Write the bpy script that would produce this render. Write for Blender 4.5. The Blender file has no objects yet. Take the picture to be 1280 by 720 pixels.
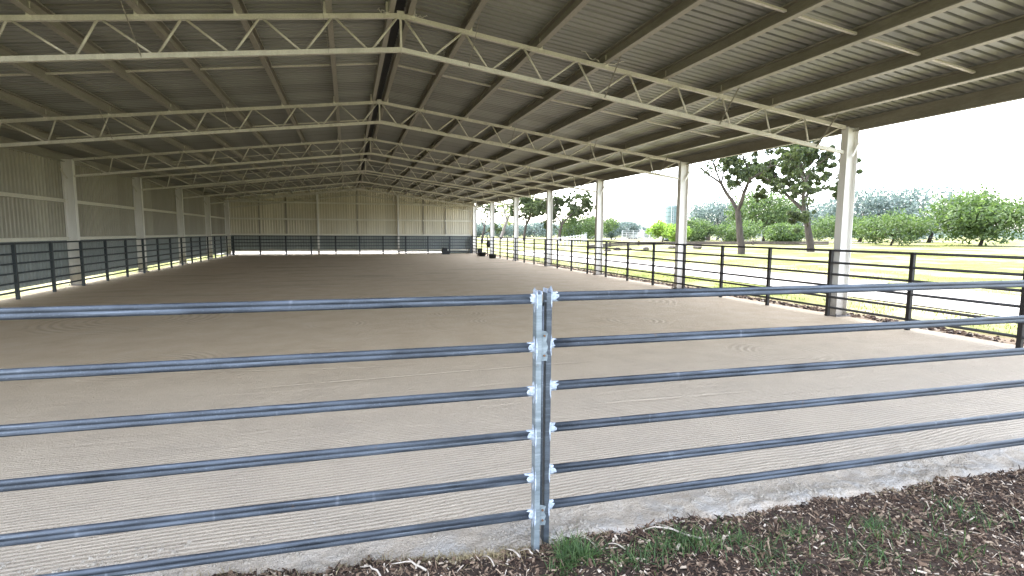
import bpy, bmesh, math, random
from math import sin, cos, pi, radians, sqrt, atan2, floor
from mathutils import Vector, Matrix, noise

random.seed(11)
scene = bpy.context.scene
col = scene.collection

# ------------------------------------------------------------------ numbers
XR, ZB, TD, SL = 0.8957, 4.6995, 0.5182, 0.1252      # ridge x, bottom chord z, truss depth, roof slope
BAY, Y1 = 5.9131, 8.9796                             # bay length, first truss seen
Y0, YE = Y1 - BAY, Y1 + 6 * BAY                      # front portal, end wall
XF = 10.17                                           # right fence line
HW = 9.42                                            # half width to column centre
XL = XR - HW
PUR = 0.2                                            # purlin depth
ZT = ZB + TD                                         # top chord centre at the ridge
CH = 0.07                                            # chord depth
def roof_z(x): return ZT + CH / 2 + PUR - SL * abs(x - XR)   # underside of the sheet

# ------------------------------------------------------------------ mesh helpers
class MB:
    def __init__(s): s.v = []; s.f = []; s.sm = []
    def add(s, vs, fs, smooth=False):
        n = len(s.v); s.v += [tuple(v) for v in vs]
        for f in fs: s.f.append(tuple(i + n for i in f)); s.sm.append(smooth)
    def box(s, x0, y0, z0, x1, y1, z1):
        vs = [(x0,y0,z0),(x1,y0,z0),(x1,y1,z0),(x0,y1,z0),(x0,y0,z1),(x1,y0,z1),(x1,y1,z1),(x0,y1,z1)]
        s.add(vs, [(3,2,1,0),(4,5,6,7),(0,1,5,4),(1,2,6,5),(2,3,7,6),(3,0,4,7)])
    def prof(s, a, b, pts, up=(0,0,1), closed=True, caps=True, smooth=False):
        """sweep 2-D profile pts (side, up) from a to b"""
        a = Vector(a); b = Vector(b); d = (b - a).normalized(); u = Vector(up)
        if abs(d.dot(u)) > .99: u = Vector((0,1,0))
        r = d.cross(u).normalized(); u = r.cross(d)
        n = len(pts)
        vs = [a + r*p + u*q for p, q in pts] + [b + r*p + u*q for p, q in pts]
        fs = [(i, (i+1) % n, n + (i+1) % n, n + i) for i in range(n if closed else n-1)]
        if closed and caps: fs += [tuple(range(n-1,-1,-1)), tuple(range(n, 2*n))]
        s.add(vs, fs, smooth)
    def bar(s, a, b, w, h, up=(0,0,1)):
        s.prof(a, b, [(-w/2,-h/2),(w/2,-h/2),(w/2,h/2),(-w/2,h/2)], up)
    def rod(s, a, b, r, n=8, r2=None):
        s.tube([a, b], [r, r if r2 is None else r2], n)
    def tube(s, pts, rads, n=8, cap=True):
        pts = [Vector(p) for p in pts]; vs = []; fs = []
        ref = Vector((0.31,0.17,0.93))
        for i, p in enumerate(pts):
            d = (pts[min(i+1, len(pts)-1)] - pts[max(i-1,0)]).normalized()
            rr = ref if abs(d.dot(ref)) < .95 else Vector((1,0,0))
            x = d.cross(rr).normalized(); y = d.cross(x)
            for k in range(n):
                t = 2*pi*k/n; vs.append(p + (x*cos(t) + y*sin(t)) * rads[i])
        for i in range(len(pts)-1):
            for k in range(n):
                fs.append((i*n+k, i*n+(k+1)%n, (i+1)*n+(k+1)%n, (i+1)*n+k))
        if cap: fs += [tuple(range(n-1,-1,-1)), tuple(range((len(pts)-1)*n, len(pts)*n))]
        s.add(vs, fs, True)
    def lathe(s, c, prof, n=20):
        vs = []; fs = []
        for r, z in prof:
            for k in range(n):
                t = 2*pi*k/n; vs.append((c[0]+r*cos(t), c[1]+r*sin(t), c[2]+z))
        for i in range(len(prof)-1):
            for k in range(n): fs.append((i*n+k, i*n+(k+1)%n, (i+1)*n+(k+1)%n, (i+1)*n+k))
        s.add(vs, fs, True)
    def build(s, name, m, parent=None, bevel=0.0):
        me = bpy.data.meshes.new(name); me.from_pydata(s.v, [], s.f)
        me.polygons.foreach_set('use_smooth', s.sm); me.update()
        o = bpy.data.objects.new(name, me); col.objects.link(o); me.materials.append(m)
        if parent is not None:
            o.parent = parent
            o.matrix_parent_inverse = Matrix.Identity(4)
            o.location = -Vector(parent_world(parent))
        if bevel:
            b = o.modifiers.new('bevel', 'BEVEL'); b.width = bevel; b.segments = 2; b.limit_method = 'ANGLE'; b.angle_limit = radians(40)
        return o
def parent_world(p):
    v = Vector(p.location)
    while p.parent: p = p.parent; v += Vector(p.location)
    return v
def empty(name, label, cat, loc=(0,0,0), group=None):
    o = bpy.data.objects.new(name, None); col.objects.link(o); o.location = loc
    o.empty_display_size = .3
    o['label'] = label; o['category'] = cat
    if group: o['group'] = group
    return o
def tag(o, label=None, cat=None, group=None, kind=None):
    for k, v in (('label', label), ('category', cat), ('group', group), ('kind', kind)):
        if v: o[k] = v
    return o
def copy_tree(o, parent=None):
    c = o.copy(); col.objects.link(c)
    if parent is not None: c.parent = parent
    for ch in list(o.children): copy_tree(ch, c)
    return c

# ------------------------------------------------------------------ materials
class N:
    def __init__(s, name):
        s.m = bpy.data.materials.new(name); s.m.use_nodes = True
        s.t = s.m.node_tree; s.b = s.t.nodes['Principled BSDF']; s.out = s.t.nodes['Material Output']
    def n(s, typ, **kw):
        x = s.t.nodes.new(typ)
        for k, v in kw.items(): setattr(x, k, v)
        return x
    def l(s, a, b): s.t.links.new(a, b)
    def coord(s):
        return s.n('ShaderNodeTexCoord').outputs['Object']
    def geo(s): return s.n('ShaderNodeNewGeometry').outputs['Position']
    def math(s, op, a, b=None, c=None):
        x = s.n('ShaderNodeMath', operation=op)
        for i, v in enumerate((a, b, c)):
            if v is None: continue
            if isinstance(v, (int, float)): x.inputs[i].default_value = v
            else: s.l(v, x.inputs[i])
        return x.outputs[0]
    def noise(s, vec, scale, detail=4, rough=.55, dist=0):
        x = s.n('ShaderNodeTexNoise'); s.l(vec, x.inputs['Vector'])
        x.inputs['Scale'].default_value = scale; x.inputs['Detail'].default_value = detail
        x.inputs['Roughness'].default_value = rough; x.inputs['Distortion'].default_value = dist
        return x.outputs['Fac']
    def scale(s, vec, sc):
        x = s.n('ShaderNodeMapping'); s.l(vec, x.inputs['Vector']); x.inputs['Scale'].default_value = sc
        return x.outputs[0]
    def ramp(s, fac, stops):
        x = s.n('ShaderNodeValToRGB'); s.l(fac, x.inputs[0]); e = x.color_ramp.elements
        while len(e) < len(stops): e.new(.5)
        for i, (p, c) in enumerate(stops):
            e[i].position = p; e[i].color = (*c, 1) if len(c) == 3 else c
        return x.outputs[0]
    def rng(s, v, a, b, c=0., d=1.):
        x = s.n('ShaderNodeMapRange'); s.l(v, x.inputs[0])
        for i, q in enumerate((a, b, c, d)): x.inputs[1+i].default_value = q
        return x.outputs[0]
    def mix(s, fac, a, b, mode='MIX'):
        x = s.n('ShaderNodeMix', data_type='RGBA', blend_type=mode)
        for v, k in ((fac, 0), (a, 6), (b, 7)):
            if isinstance(v, (int, float)): x.inputs[k].default_value = v
            elif isinstance(v, tuple): x.inputs[k].default_value = (*v, 1)
            else: s.l(v, x.inputs[k])
        return x.outputs[2]
    def bump(s, h, strength=.3, dist=.01, prev=None):
        x = s.n('ShaderNodeBump'); s.l(h, x.inputs['Height'])
        x.inputs['Strength'].default_value = strength; x.inputs['Distance'].default_value = dist
        if prev is not None: s.l(prev, x.inputs['Normal'])
        return x.outputs[0]
    def set(s, color=None, rough=None, metal=None, normal=None, spec=None):
        for v, k in ((color, 'Base Color'), (rough, 'Roughness'), (metal, 'Metallic'), (normal, 'Normal'), (spec, 'Specular IOR Level')):
            if v is None: continue
            if isinstance(v, (int, float)): s.b.inputs[k].default_value = v
            elif isinstance(v, tuple): s.b.inputs[k].default_value = (*v, 1)
            else: s.l(v, s.b.inputs[k])
        return s.m

def mottled(name, c0, c1, scale=3, rough=.5, metal=0., bump=.1, fine=40, spec=.4, stretch=(1,1,1), stain=None):
    k = N(name); v = k.scale(k.geo(), stretch)
    a = k.noise(v, scale, 6, .6); c = k.ramp(a, [(.3, c0), (.7, c1)])
    f = k.noise(v, fine, 3, .6)
    c = k.mix(k.rng(f, .35, .75, 0, .35), c, tuple(x*.55 for x in c0))
    if stain:
        st = k.noise(k.scale(k.geo(), (6, 6, .5)), 1.0, 5, .6)
        c = k.mix(k.rng(st, .52, .75, 0, .5), c, stain)
    r = k.rng(a, .2, .8, rough-.1, rough+.12)
    return k.set(c, r, metal, k.bump(f, bump, .004), spec)

M = {}
M['rail'] = None
def sheet_mat(name, c0, c1, axis, rough, metal, width=.762):
    k = N(name); g = k.geo(); sep = k.n('ShaderNodeSeparateXYZ'); k.l(g, sep.inputs[0])
    q = k.math('DIVIDE', sep.outputs[axis], width); fl = k.math('FLOOR', q)
    wn = k.n('ShaderNodeTexWhiteNoise', noise_dimensions='1D'); k.l(fl, wn.inputs['W'])
    c = k.ramp(wn.outputs['Value'], [(0, c0), (1, c1)])
    a = k.noise(k.scale(g, (.5,.5,.3)), 1.0, 5, .6)
    c = k.mix(k.rng(a, .45, .75, 0, .35), c, tuple(x*.62 for x in c0))
    st = k.noise(k.scale(g, (.5,3.2,.6) if axis == 1 else (3.2,.5,.25)), 1.0, 4, .6)
    c = k.mix(k.rng(st, .58, .75, 0, .3), c, (c0[0]*.75, c0[1]*.62, c0[2]*.42))
    lap = k.math('FRACT', q)
    c = k.mix(k.math('MULTIPLY', k.rng(lap, .955, .97, 0, 1), .45), c, tuple(x*.4 for x in c0))
    return k.set(c, rough, metal, None, .4)
def rail_mat(name, c0, c1, streak):
    k = N(name); g = k.geo()
    a = k.noise(k.scale(g, (2.2, 2.2, 14)), 1.6, 6, .65)
    c = k.ramp(a, [(.32, c0), (.68, c1)])
    s1 = k.noise(k.scale(g, (1.2, 6, 60)), 1.4, 4, .7)
    c = k.mix(k.rng(s1, .55, .72, 0, .6), c, streak)
    f = k.noise(g, 130, 3, .7)
    c = k.mix(k.rng(f, .58, .72, 0, .35), c, streak)
    sc = k.noise(k.scale(g, (16, 3, 3)), 1.0, 2, .5)
    c = k.mix(k.rng(sc, .68, .76, 0, .25), c, (.34,.37,.41))
    pt = k.noise(k.scale(g, (1,1,3)), 2.3, 4, .6)
    c = k.mix(k.rng(pt, .55, .72, 0, .45), c, tuple(x*.5 for x in c0))
    rs = k.noise(g, 21, 3, .6)
    c = k.mix(k.rng(rs, .69, .76, 0, .55), c, (.12,.075,.045))
    return k.set(c, k.rng(a, .2, .8, .42, .66), .45, k.bump(f, .12, .002), .5)
M['rail'] = rail_mat('galvanised_rail', (.026,.032,.041), (.082,.097,.12), (.23,.262,.305))
M['stile'] = rail_mat('galvanised_stile', (.15,.185,.205), (.29,.335,.355), (.47,.52,.55))
M['stile_dark'] = rail_mat('galvanised_stile_shaded', (.055,.066,.08), (.11,.13,.15), (.25,.28,.32))  # darker copy of the stile steel, recess shade put into its colour
M['weld'] = mottled('cold_gal_paint', (.20,.235,.285), (.58,.64,.72), 55, .6, .0, .3, 160)
M['rust'] = mottled('rust_spot', (.10,.055,.03), (.2,.11,.06), 30, .8, 0, .2)
M['dark_rail'] = mottled('dark_pipe', (.016,.015,.015), (.034,.031,.03), 5, .5, .2, .1, 60)
M['back_rail'] = mottled('dark_blue_pipe', (.03,.036,.04), (.055,.065,.07), 5, .5, .2, .1, 60)
M['steel'] = mottled('galvanised_truss', (.57,.54,.465), (.70,.665,.585), 4, .5, .15, .1, 40, .4, (1,1,1), (.34,.31,.25))
M['purlin'] = mottled('galvanised_purlin', (.27,.25,.205), (.39,.36,.30), 3, .42, .35, .08, 30, .5, (2,.4,2))
def column_mat():
    k = N('painted_column'); g = k.geo(); sep = k.n('ShaderNodeSeparateXYZ'); k.l(g, sep.inputs[0])
    a = k.noise(k.scale(g, (2,2,.6)), 1.5, 5, .6); f = k.noise(g, 16, 4, .65)
    c = k.ramp(a, [(.3,(.64,.62,.575)), (.7,(.76,.74,.70))])
    d = k.rng(k.math('ADD', sep.outputs[2], k.math('MULTIPLY', k.math('SUBTRACT', f, .5), .7)), .05, .75, 1, 0)
    c = k.mix(k.math('MULTIPLY', d, .75), c, (.27,.21,.15))
    st = k.noise(k.scale(g, (14,14,.5)), 1.0, 4, .6)
    c = k.mix(k.rng(st, .55, .75, 0, .35), c, (.42,.35,.26))
    return k.set(c, .5, 0, k.bump(f, .06, .003), .4)
M['column'] = column_mat()
M['foot'] = mottled('column_foot', (.10,.09,.085), (.2,.18,.16), 6, .7, 0, .2)
M['roof'] = sheet_mat('zincalume_sheet', (.235,.236,.213), (.315,.316,.288), 1, .42, .4)
M['roof_out'] = M['roof']
M['ridge_cap'] = mottled('ridge_cap_shade', (.03,.028,.026), (.05,.047,.043), 2, .7)  # near-black colour carries the shade under the ridge
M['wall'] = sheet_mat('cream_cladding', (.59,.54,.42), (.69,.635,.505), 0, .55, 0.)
M['wall_side'] = sheet_mat('cream_cladding_dimmed', (.28,.26,.21), (.37,.345,.28), 1, .55, 0.)  # cream cladding darkened, dimness of the left side put into the colour
M['wall_low'] = mottled('lower_cladding', (.19,.215,.21), (.26,.28,.27), .6, .5, .0, .04, 20, .4, (2,2,.4))
M['girt'] = mottled('white_girt', (.68,.65,.56), (.78,.75,.66), 3, .45, .1, .05, 40)
M['black'] = mottled('black_plastic', (.008,.008,.009), (.02,.02,.021), 8, .55, 0, .1)
M['white_paint'] = mottled('white_paint', (.70,.70,.69), (.80,.80,.79), 2, .5, 0, .05, 30, .4, (1,1,1), (.55,.52,.46))
M['far_paint'] = mottled('weathered_white_paint', (.46,.46,.45), (.56,.56,.55), 2, .6, 0, .05)
M['yard_steel'] = mottled('yard_steel', (.42,.43,.43), (.55,.55,.54), 3, .45, .3, .05)
M['tank'] = mottled('tank_green', (.10,.15,.14), (.15,.2,.18), .6, .6, 0, .05, 10, .3, (1,1,.2))
M['timber'] = mottled('old_timber', (.045,.035,.028), (.10,.08,.062), 3, .85, 0, .5, 30)
M['rock'] = mottled('rock', (.035,.03,.026), (.10,.085,.07), 2.5, .9, 0, .6, 14)
M['glass_dark'] = mottled('dark_window', (.012,.014,.017), (.02,.022,.026), 2, .12)
M['rubber'] = mottled('rubber', (.012,.012,.012), (.025,.025,.025), 6, .8)
M['twig'] = mottled('twig', (.30,.25,.20), (.52,.46,.39), 20, .85, 0, .4, 120)

def chip_mat():
    k = N('bark_chip'); r = k.n('ShaderNodeNewGeometry').outputs['Random Per Island']
    c = k.ramp(r, [(0, (.016,.011,.009)), (.25, (.046,.028,.02)), (.5, (.11,.07,.047)), (.74, (.20,.138,.094)), (.9, (.34,.26,.185)), (1, (.58,.50,.41))])
    f = k.noise(k.geo(), 180, 3, .6)
    c = k.mix(k.rng(f, .4, .7, 0, .4), c, (.03,.02,.018))
    return k.set(c, .85, 0, k.bump(f, .4, .003), .2)
M['chip'] = chip_mat()

def leaf_mat(name, stops, trans=.35, scale=.5, tr_col=None):
    k = N(name)
    r = k.n('ShaderNodeNewGeometry').outputs['Random Per Island']
    a = k.noise(k.geo(), scale, 3, .6)
    f = k.math('ADD', k.math('MULTIPLY', r, .55), k.math('MULTIPLY', a, .55))
    c = k.ramp(f, stops)
    k.set(c, .55, 0, None, .35)
    t = k.n('ShaderNodeBsdfTranslucent'); k.l(k.mix(1.0, c, tr_col or (1.3,1.5,.7), 'MULTIPLY'), t.inputs[0])
    m = k.n('ShaderNodeMixShader'); m.inputs[0].default_value = trans
    k.l(k.b.outputs[0], m.inputs[1]); k.l(t.outputs[0], m.inputs[2]); k.l(m.outputs[0], k.out.inputs[0])
    return k.m
M['gum_leaf'] = leaf_mat('gum_leaf', [(.2,(.028,.04,.022)),(.55,(.06,.08,.04)),(.85,(.12,.14,.07))])
M['bush_leaf'] = leaf_mat('bush_leaf', [(.2,(.035,.06,.025)),(.55,(.075,.115,.045)),(.85,(.14,.19,.08))])
M['lime_leaf'] = leaf_mat('lime_leaf', [(.2,(.07,.11,.02)),(.5,(.15,.23,.045)),(.85,(.26,.36,.09))], .45)
M['far_leaf'] = leaf_mat('far_leaf', [(.2,(.085,.12,.12)),(.55,(.13,.17,.165)),(.85,(.20,.25,.225))], .3, .3, (1.1,1.2,1.0))  # distance haze put into the leaf colour, pale and bluish
M['pale_leaf'] = leaf_mat('pale_leaf', [(.2,(.16,.18,.10)),(.55,(.24,.27,.15)),(.85,(.34,.36,.22))], .4)
M['grass_blade'] = leaf_mat('grass_blade', [(.2,(.022,.046,.015)),(.55,(.048,.095,.03)),(.85,(.12,.175,.06))], .3, 6)
M['dry_blade'] = leaf_mat('dry_blade', [(.2,(.20,.15,.075)),(.55,(.32,.26,.14)),(.85,(.46,.39,.24))], .25, 6, (1.1,1,.8))
M['field_blade'] = leaf_mat('field_blade', [(.2,(.06,.085,.018)),(.55,(.125,.15,.036)),(.85,(.25,.25,.085))], .35, .8)
M['bark'] = mottled('bark', (.028,.023,.019), (.085,.07,.058), 3, .85, 0, .5, 16, .2, (1,1,.3))
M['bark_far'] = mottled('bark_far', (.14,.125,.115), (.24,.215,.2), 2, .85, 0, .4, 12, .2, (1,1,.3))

def sand_mat():
    k = N('arena_sand'); g = k.geo()
    sep = k.n('ShaderNodeSeparateXYZ'); k.l(g, sep.inputs[0]); X, Y = sep.outputs[0], sep.outputs[1]
    big = k.noise(g, .35, 5, .6); mid = k.noise(g, 1.7, 6, .65); fine = k.noise(g, 60, 4, .7); grit = k.noise(g, 240, 2, .6)
    c = k.ramp(mid, [(.25, (.55,.415,.272)), (.5, (.62,.48,.325)), (.78, (.67,.54,.385))])
    # daylight balance put into the sand colour: greyer by the open front
    near = k.rng(k.math('ADD', Y, k.math('MULTIPLY', k.math('SUBTRACT', mid, .5), 3.0)), 2.6, 8.5, 1, 0)
    c = k.mix(k.math('MULTIPLY', near, .8), c, (.435,.388,.33))
    # damp streaks dragged across the far floor
    st = k.noise(k.scale(g, (.22, 1.1, 1)), 1.0, 5, .6, .6)
    far = k.rng(Y, 12, 22, 0, 1)
    c = k.mix(k.math('MULTIPLY', k.rng(st, .54, .68, 0, .45), far), c, (.24,.185,.125))
    sp = k.noise(g, 95, 2, .5)
    c = k.mix(k.rng(sp, .56, .70, 0, .6), c, (.19,.155,.115))
    c = k.mix(k.rng(grit, .58, .70, 0, .45), c, (.70,.65,.57))
    # rake lines: parallel near the front, swinging in arcs further in
    wob = k.math('MULTIPLY', k.math('SUBTRACT', k.noise(g, .5, 2, .5), .5), .22)
    ln = k.math('SINE', k.math('MULTIPLY', k.math('ADD', k.math('ADD', Y, k.math('MULTIPLY', X, -.035)), wob), 2*pi/.041))
    m1 = k.rng(k.math('ADD', Y, k.math('MULTIPLY', k.math('SUBTRACT', big, .5), 3.5)), 3.2, 7.0, 1, 0)
    m1 = k.math('MULTIPLY', m1, k.rng(Y, 2.95, 3.2, 0, 1))
    hgt = k.math('MULTIPLY', k.math('MULTIPLY', ln, m1), .42)
    tint = k.math('MULTIPLY', k.math('MULTIPLY', ln, m1), 1.0)
    for cx, cy, r0, r1, sp_ in ((2.25,11.5,.12,.78,.105), (2.95,10.3,.15,.8,.10), (2.6,10.2,1.0,1.35,.16), (5.66,9.6,.15,.85,.13), (-.25,10.8,.15,.7,.11), (1.6,14.6,.4,1.9,.19), (7.2,12.6,.3,1.6,.17), (-4.2,12.5,.4,1.9,.17), (-2.6,8.2,.2,1.0,.11), (6.3,6.4,.2,.9,.11)):
        dx = k.math('SUBTRACT', X, cx); dy = k.math('SUBTRACT', Y, cy)
        r = k.math('SQRT', k.math('ADD', k.math('MULTIPLY', dx, dx), k.math('MULTIPLY', dy, dy)))
        r = k.math('ADD', r, k.math('MULTIPLY', wob, .7))
        wv = k.math('SINE', k.math('MULTIPLY', r, 2*pi/sp_))
        mk = k.math('MULTIPLY', k.rng(r, r0, r0+.3, 0, 1), k.rng(r, r1-.4, r1, 1, 0))
        mk = k.math('MULTIPLY', mk, k.rng(k.noise(g, 1.6, 2, .5), .40, .50, 0, 1))
        e = k.math('MULTIPLY', k.math('MULTIPLY', wv, mk), .8)
        hgt = k.math('ADD', hgt, e); tint = k.math('ADD', tint, e)
    lip = k.math('MULTIPLY', k.rng(Y, 3.12, 2.85, 0, 1), k.rng(k.noise(g, 5, 4, .65, .6), .42, .62, 0, 1))
    c = k.mix(k.math('MULTIPLY', lip, .65), c, (.50,.48,.45))
    hgt = k.math('ADD', hgt, k.math('MULTIPLY', lip, k.math('MULTIPLY', k.noise(g, 28, 4, .65, .8), 3.0)))
    # thin ridges dragged up by the rake
    for y0, sl, xa, xb in ((6.62, .03, -1.2, 3.4), (7.25, -.16, -2.6, .6), (9.1, .14, 3.0, 6.2), (8.75, .10, 3.2, 5.4), (5.1, -.05, 2.2, 4.6), (12.6, .05, -1, 3)):
        dd = k.math('SUBTRACT', k.math('SUBTRACT', k.math('ADD', Y, k.math('MULTIPLY', wob, .35)), k.math('MULTIPLY', X, sl)), y0)
        rd = k.math('SUBTRACT', k.rng(k.math('ABSOLUTE', dd), 0, .035, 1, 0), k.math('MULTIPLY', k.rng(k.math('ABSOLUTE', k.math('ADD', dd, .05)), 0, .04, 1, 0), .9))
        mk = k.math('MULTIPLY', k.rng(X, xa, xa+.8, 0, 1), k.rng(X, xb-.8, xb, 1, 0))
        mk = k.math('MULTIPLY', mk, k.rng(k.noise(g, 3.5, 3, .6), .36, .5, .1, 1))
        e = k.math('MULTIPLY', rd, mk)
        hgt = k.math('ADD', hgt, k.math('MULTIPLY', e, 1.6)); tint = k.math('ADD', tint, k.math('MULTIPLY', e, .8))
    # loose crumbs and hoof dints
    pit = k.rng(k.noise(g, 26, 2, .5), .66, .74, 0, 1)
    pit = k.math('MULTIPLY', pit, k.rng(k.noise(g, 1.1, 3, .6), .48, .62, 0, 1))
    tint = k.math('SUBTRACT', tint, k.math('MULTIPLY', pit, 1.4)); hgt = k.math('SUBTRACT', hgt, k.math('MULTIPLY', pit, 1.3))
    # hoof and wheel drag lines
    dr = k.noise(k.scale(g, (.25, 2.4, 1)), 1.3, 4, .55, .8)
    hgt = k.math('ADD', hgt, k.math('MULTIPLY', k.rng(dr, .49, .53, -.5, .5), .5))
    c = k.mix(k.rng(tint, -1.0, .1, .36, 0), c, (.27,.21,.15))
    c = k.mix(k.rng(tint, .2, 1.0, 0, .22), c, (.68,.60,.48))
    hgt = k.math('ADD', hgt, k.math('MULTIPLY', k.math('SUBTRACT', fine, .5), 2.2))
    hgt = k.math('ADD', hgt, k.math('MULTIPLY', k.math('SUBTRACT', k.noise(g, 9, 4, .6), .5), 2.0))
    nb = k.bump(hgt, .75, .012)
    return k.set(c, .92, 0, nb, .15)
M['sand'] = sand_mat()

def ground_mat():
    k = N('paddock_ground'); g = k.geo()
    sep = k.n('ShaderNodeSeparateXYZ'); k.l(g, sep.inputs[0]); X, Y = sep.outputs[0], sep.outputs[1]
    a = k.noise(g, .16, 5, .65); b = k.noise(g, 1.3, 5, .7); f = k.noise(g, 14, 4, .7)
    c = k.ramp(b, [(.28, (.075,.09,.018)), (.5, (.135,.15,.034)), (.75, (.24,.225,.08))])
    c = k.mix(k.rng(a, .46, .64, 0, .85), c, (.34,.30,.20))
    c = k.mix(k.rng(f, .45, .7, 0, .6), c, (.045,.055,.016))
    # bare, scuffed soil against the shed
    e = k.math('ADD', X, k.math('MULTIPLY', k.math('SUBTRACT', b, .5), 1.6))
    bare = k.math('MULTIPLY', k.rng(e, 11.5, 12.4, 1, 0), k.rng(X, 9, 9.5, 0, 1))
    c = k.mix(k.math('MULTIPLY', bare, .9), c, k.ramp(f, [(.35,(.15,.10,.065)),(.65,(.36,.26,.175))]))
    return k.set(c, .95, 0, k.bump(k.math('ADD', f, k.math('MULTIPLY', b, 3)), .6, .05), .15)
M['ground'] = ground_mat()
def gravel_mat(name, c0, c1):
    k = N(name); g = k.geo()
    a = k.noise(g, .7, 5, .65); f = k.noise(g, 30, 3, .7)
    c = k.ramp(a, [(.3, c0), (.7, c1)]); c = k.mix(k.rng(f, .5, .75, 0, .35), c, tuple(x*.6 for x in c0))
    return k.set(c, .95, 0, k.bump(f, .5, .02), .15)
M['gravel'] = gravel_mat('pale_gravel', (.25,.235,.21), (.37,.35,.315))
M['pale_sand'] = gravel_mat('pale_sand', (.26,.235,.195), (.36,.33,.28))
M['soil'] = gravel_mat('mulch_soil', (.02,.015,.012), (.07,.05,.038))
M['crumb'] = gravel_mat('sand_crumb', (.27,.235,.19), (.44,.40,.34))
M['concrete'] = gravel_mat('concrete', (.35,.34,.32), (.45,.44,.42))

# ------------------------------------------------------------------ setting: ground, floor
def gz(x, y):
    d = sqrt(x*x + y*y)
    z = -.03
    if x > 10.6: z -= .12 * min(1, (x-10.6)/1.2)
    z += .62 * min(1, max(0, (d-42)/55))
    return z
def sheet(name, xs, ys, zf, m, smooth=True):
    b = MB(); nx = len(xs)
    vs = [(x, y, zf(x, y)) for y in ys for x in xs]
    fs = [(j*nx+i, j*nx+i+1, (j+1)*nx+i+1, (j+1)*nx+i) for j in range(len(ys)-1) for i in range(nx-1)]
    b.add(vs, fs, smooth); o = b.build(name, m); tag(o, kind='structure'); return o
def spread(a, b, n): return [a + (b-a)*i/n for i in range(n+1)]
gx = [-1500,-700,-300,-150,-80,-50,-30,-20,-12] + spread(-9, 45, 108)[0:] + [48,52,58,65,72,80,90,100,115,130,160,200,300,600,1500]
gy = [-1500,-500,-150,-60,-30,-15,-8] + spread(-4, 110, 114) + [115,122,130,150,200,300,600,1500]
def big_z(x, y):
    z = gz(x, y)
    if XL-.3 < x < 10.5 and Y0-.8 < y < YE+.1: z = -.12
    elif y <= Y0-.3 and y > -6 and -12 < x < 12: z = -.12
    if 10.5 <= x < 14: z += .035*noise.noise((x*1.7, y*1.7, 0))
    return z
sheet('ground', gx, gy, big_z, M['ground'])

def edge_y(x):      # where the mulch meets the sand
    return 2.72 - .04*(x-1) + .16*max(0, .75-x)*.75 + .065*noise.noise((x*2.3, 5.1, 0)) + .045*noise.noise((x*6.1, 1.1, 0)) + .02*noise.noise((x*15, 3.3, 0)) + (.05 if x > 1 else 0)
def sand_z(x, y):
    z = 0.0
    if y < 4.2:
        w = max(0, min(1, (3.35-y)/.5))
        z += w*(.032*noise.noise((x*2.1, y*3.2, 3)) + .02*noise.noise((x*7, y*8, 7)) + .016*noise.noise((x*15, y*17, 2)))
        z -= .06*max(0, min(1, (edge_y(x)+.02-y)/.12))
    return z
sx = spread(XL-.1, -2.2, 14) + spread(-2.1, 5.2, 220) + spread(5.4, 10.45, 12)
sy = spread(2.3, 3.5, 46) + spread(3.6, 5, 8) + spread(6, YE-.05, 30)
sheet('sand_floor', sx, sy, sand_z, M['sand'])

def mulch_z(x, y):
    e = edge_y(x)
    t = max(0, min(1, (e + .05 - y)/.16))
    return -.035 + t*(.05 + .02*noise.noise((x*3.1, y*3.1, 9)) + .014*noise.noise((x*9, y*9, 4)))
mx = [-12,-8,-5,-3.5] + spread(-2.6, 5.4, 200) + [6.5,8,12]
my = [-6,-3,-1,0,.7] + spread(1.1, 3.05, 56)
sheet('mulch_bed', mx, my, mulch_z, M['soil'])

def chips():
    b = MB(); R = random.Random(3)
    for i in range(62000):
        x = R.uniform(-2.0, 5.8); y = R.uniform(1.5, 2.95)
        e = edge_y(x)
        if y > e - .01 + (R.gauss(0, .035) if R.random() < .94 else abs(R.gauss(0, .13))): continue
        L = R.choice((.006,.008,.010,.013,.017,.022,.030)) * R.uniform(.7,1.4); W = L*R.uniform(.2,.6); T = W*R.uniform(.2,.5)
        if R.random() < .25: L *= 2.6; W *= .3
        z = mulch_z(x, y) + T*.3 + R.uniform(0, .014)
        mt = Matrix.Translation((x, y, z)) @ Matrix.Rotation(R.uniform(0, 2*pi), 4, 'Z') @ Matrix.Rotation(R.gauss(0,.5), 4, 'Y') @ Matrix.Rotation(R.gauss(0,.5), 4, 'X')
        q = lambda a: a*R.uniform(.6, 1.2)
        vs = [mt @ Vector(p) for p in ((-q(L)/2,-q(W)/2,-T/2),(q(L)/2,-q(W)/3,-T/2),(q(L)/2.2,q(W)/2,-T/2),(-q(L)/2,q(W)/2,-T/2),
                                        (-q(L)/2.3,-q(W)/2.4,T/2),(q(L)/2.2,-q(W)/3,T/2),(q(L)/2.4,q(W)/2.3,T/2),(-q(L)/2.2,q(W)/2.2,T/2))]
        b.add(vs, [(3,2,1,0),(4,5,6,7),(0,1,5,4),(1,2,6,5),(2,3,7,6),(3,0,4,7)])
    return b.build('bark_mulch', M['chip'])
tag(chips(), 'dark brown bark mulch chips along the front of the fence', 'mulch', kind='stuff')

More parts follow.
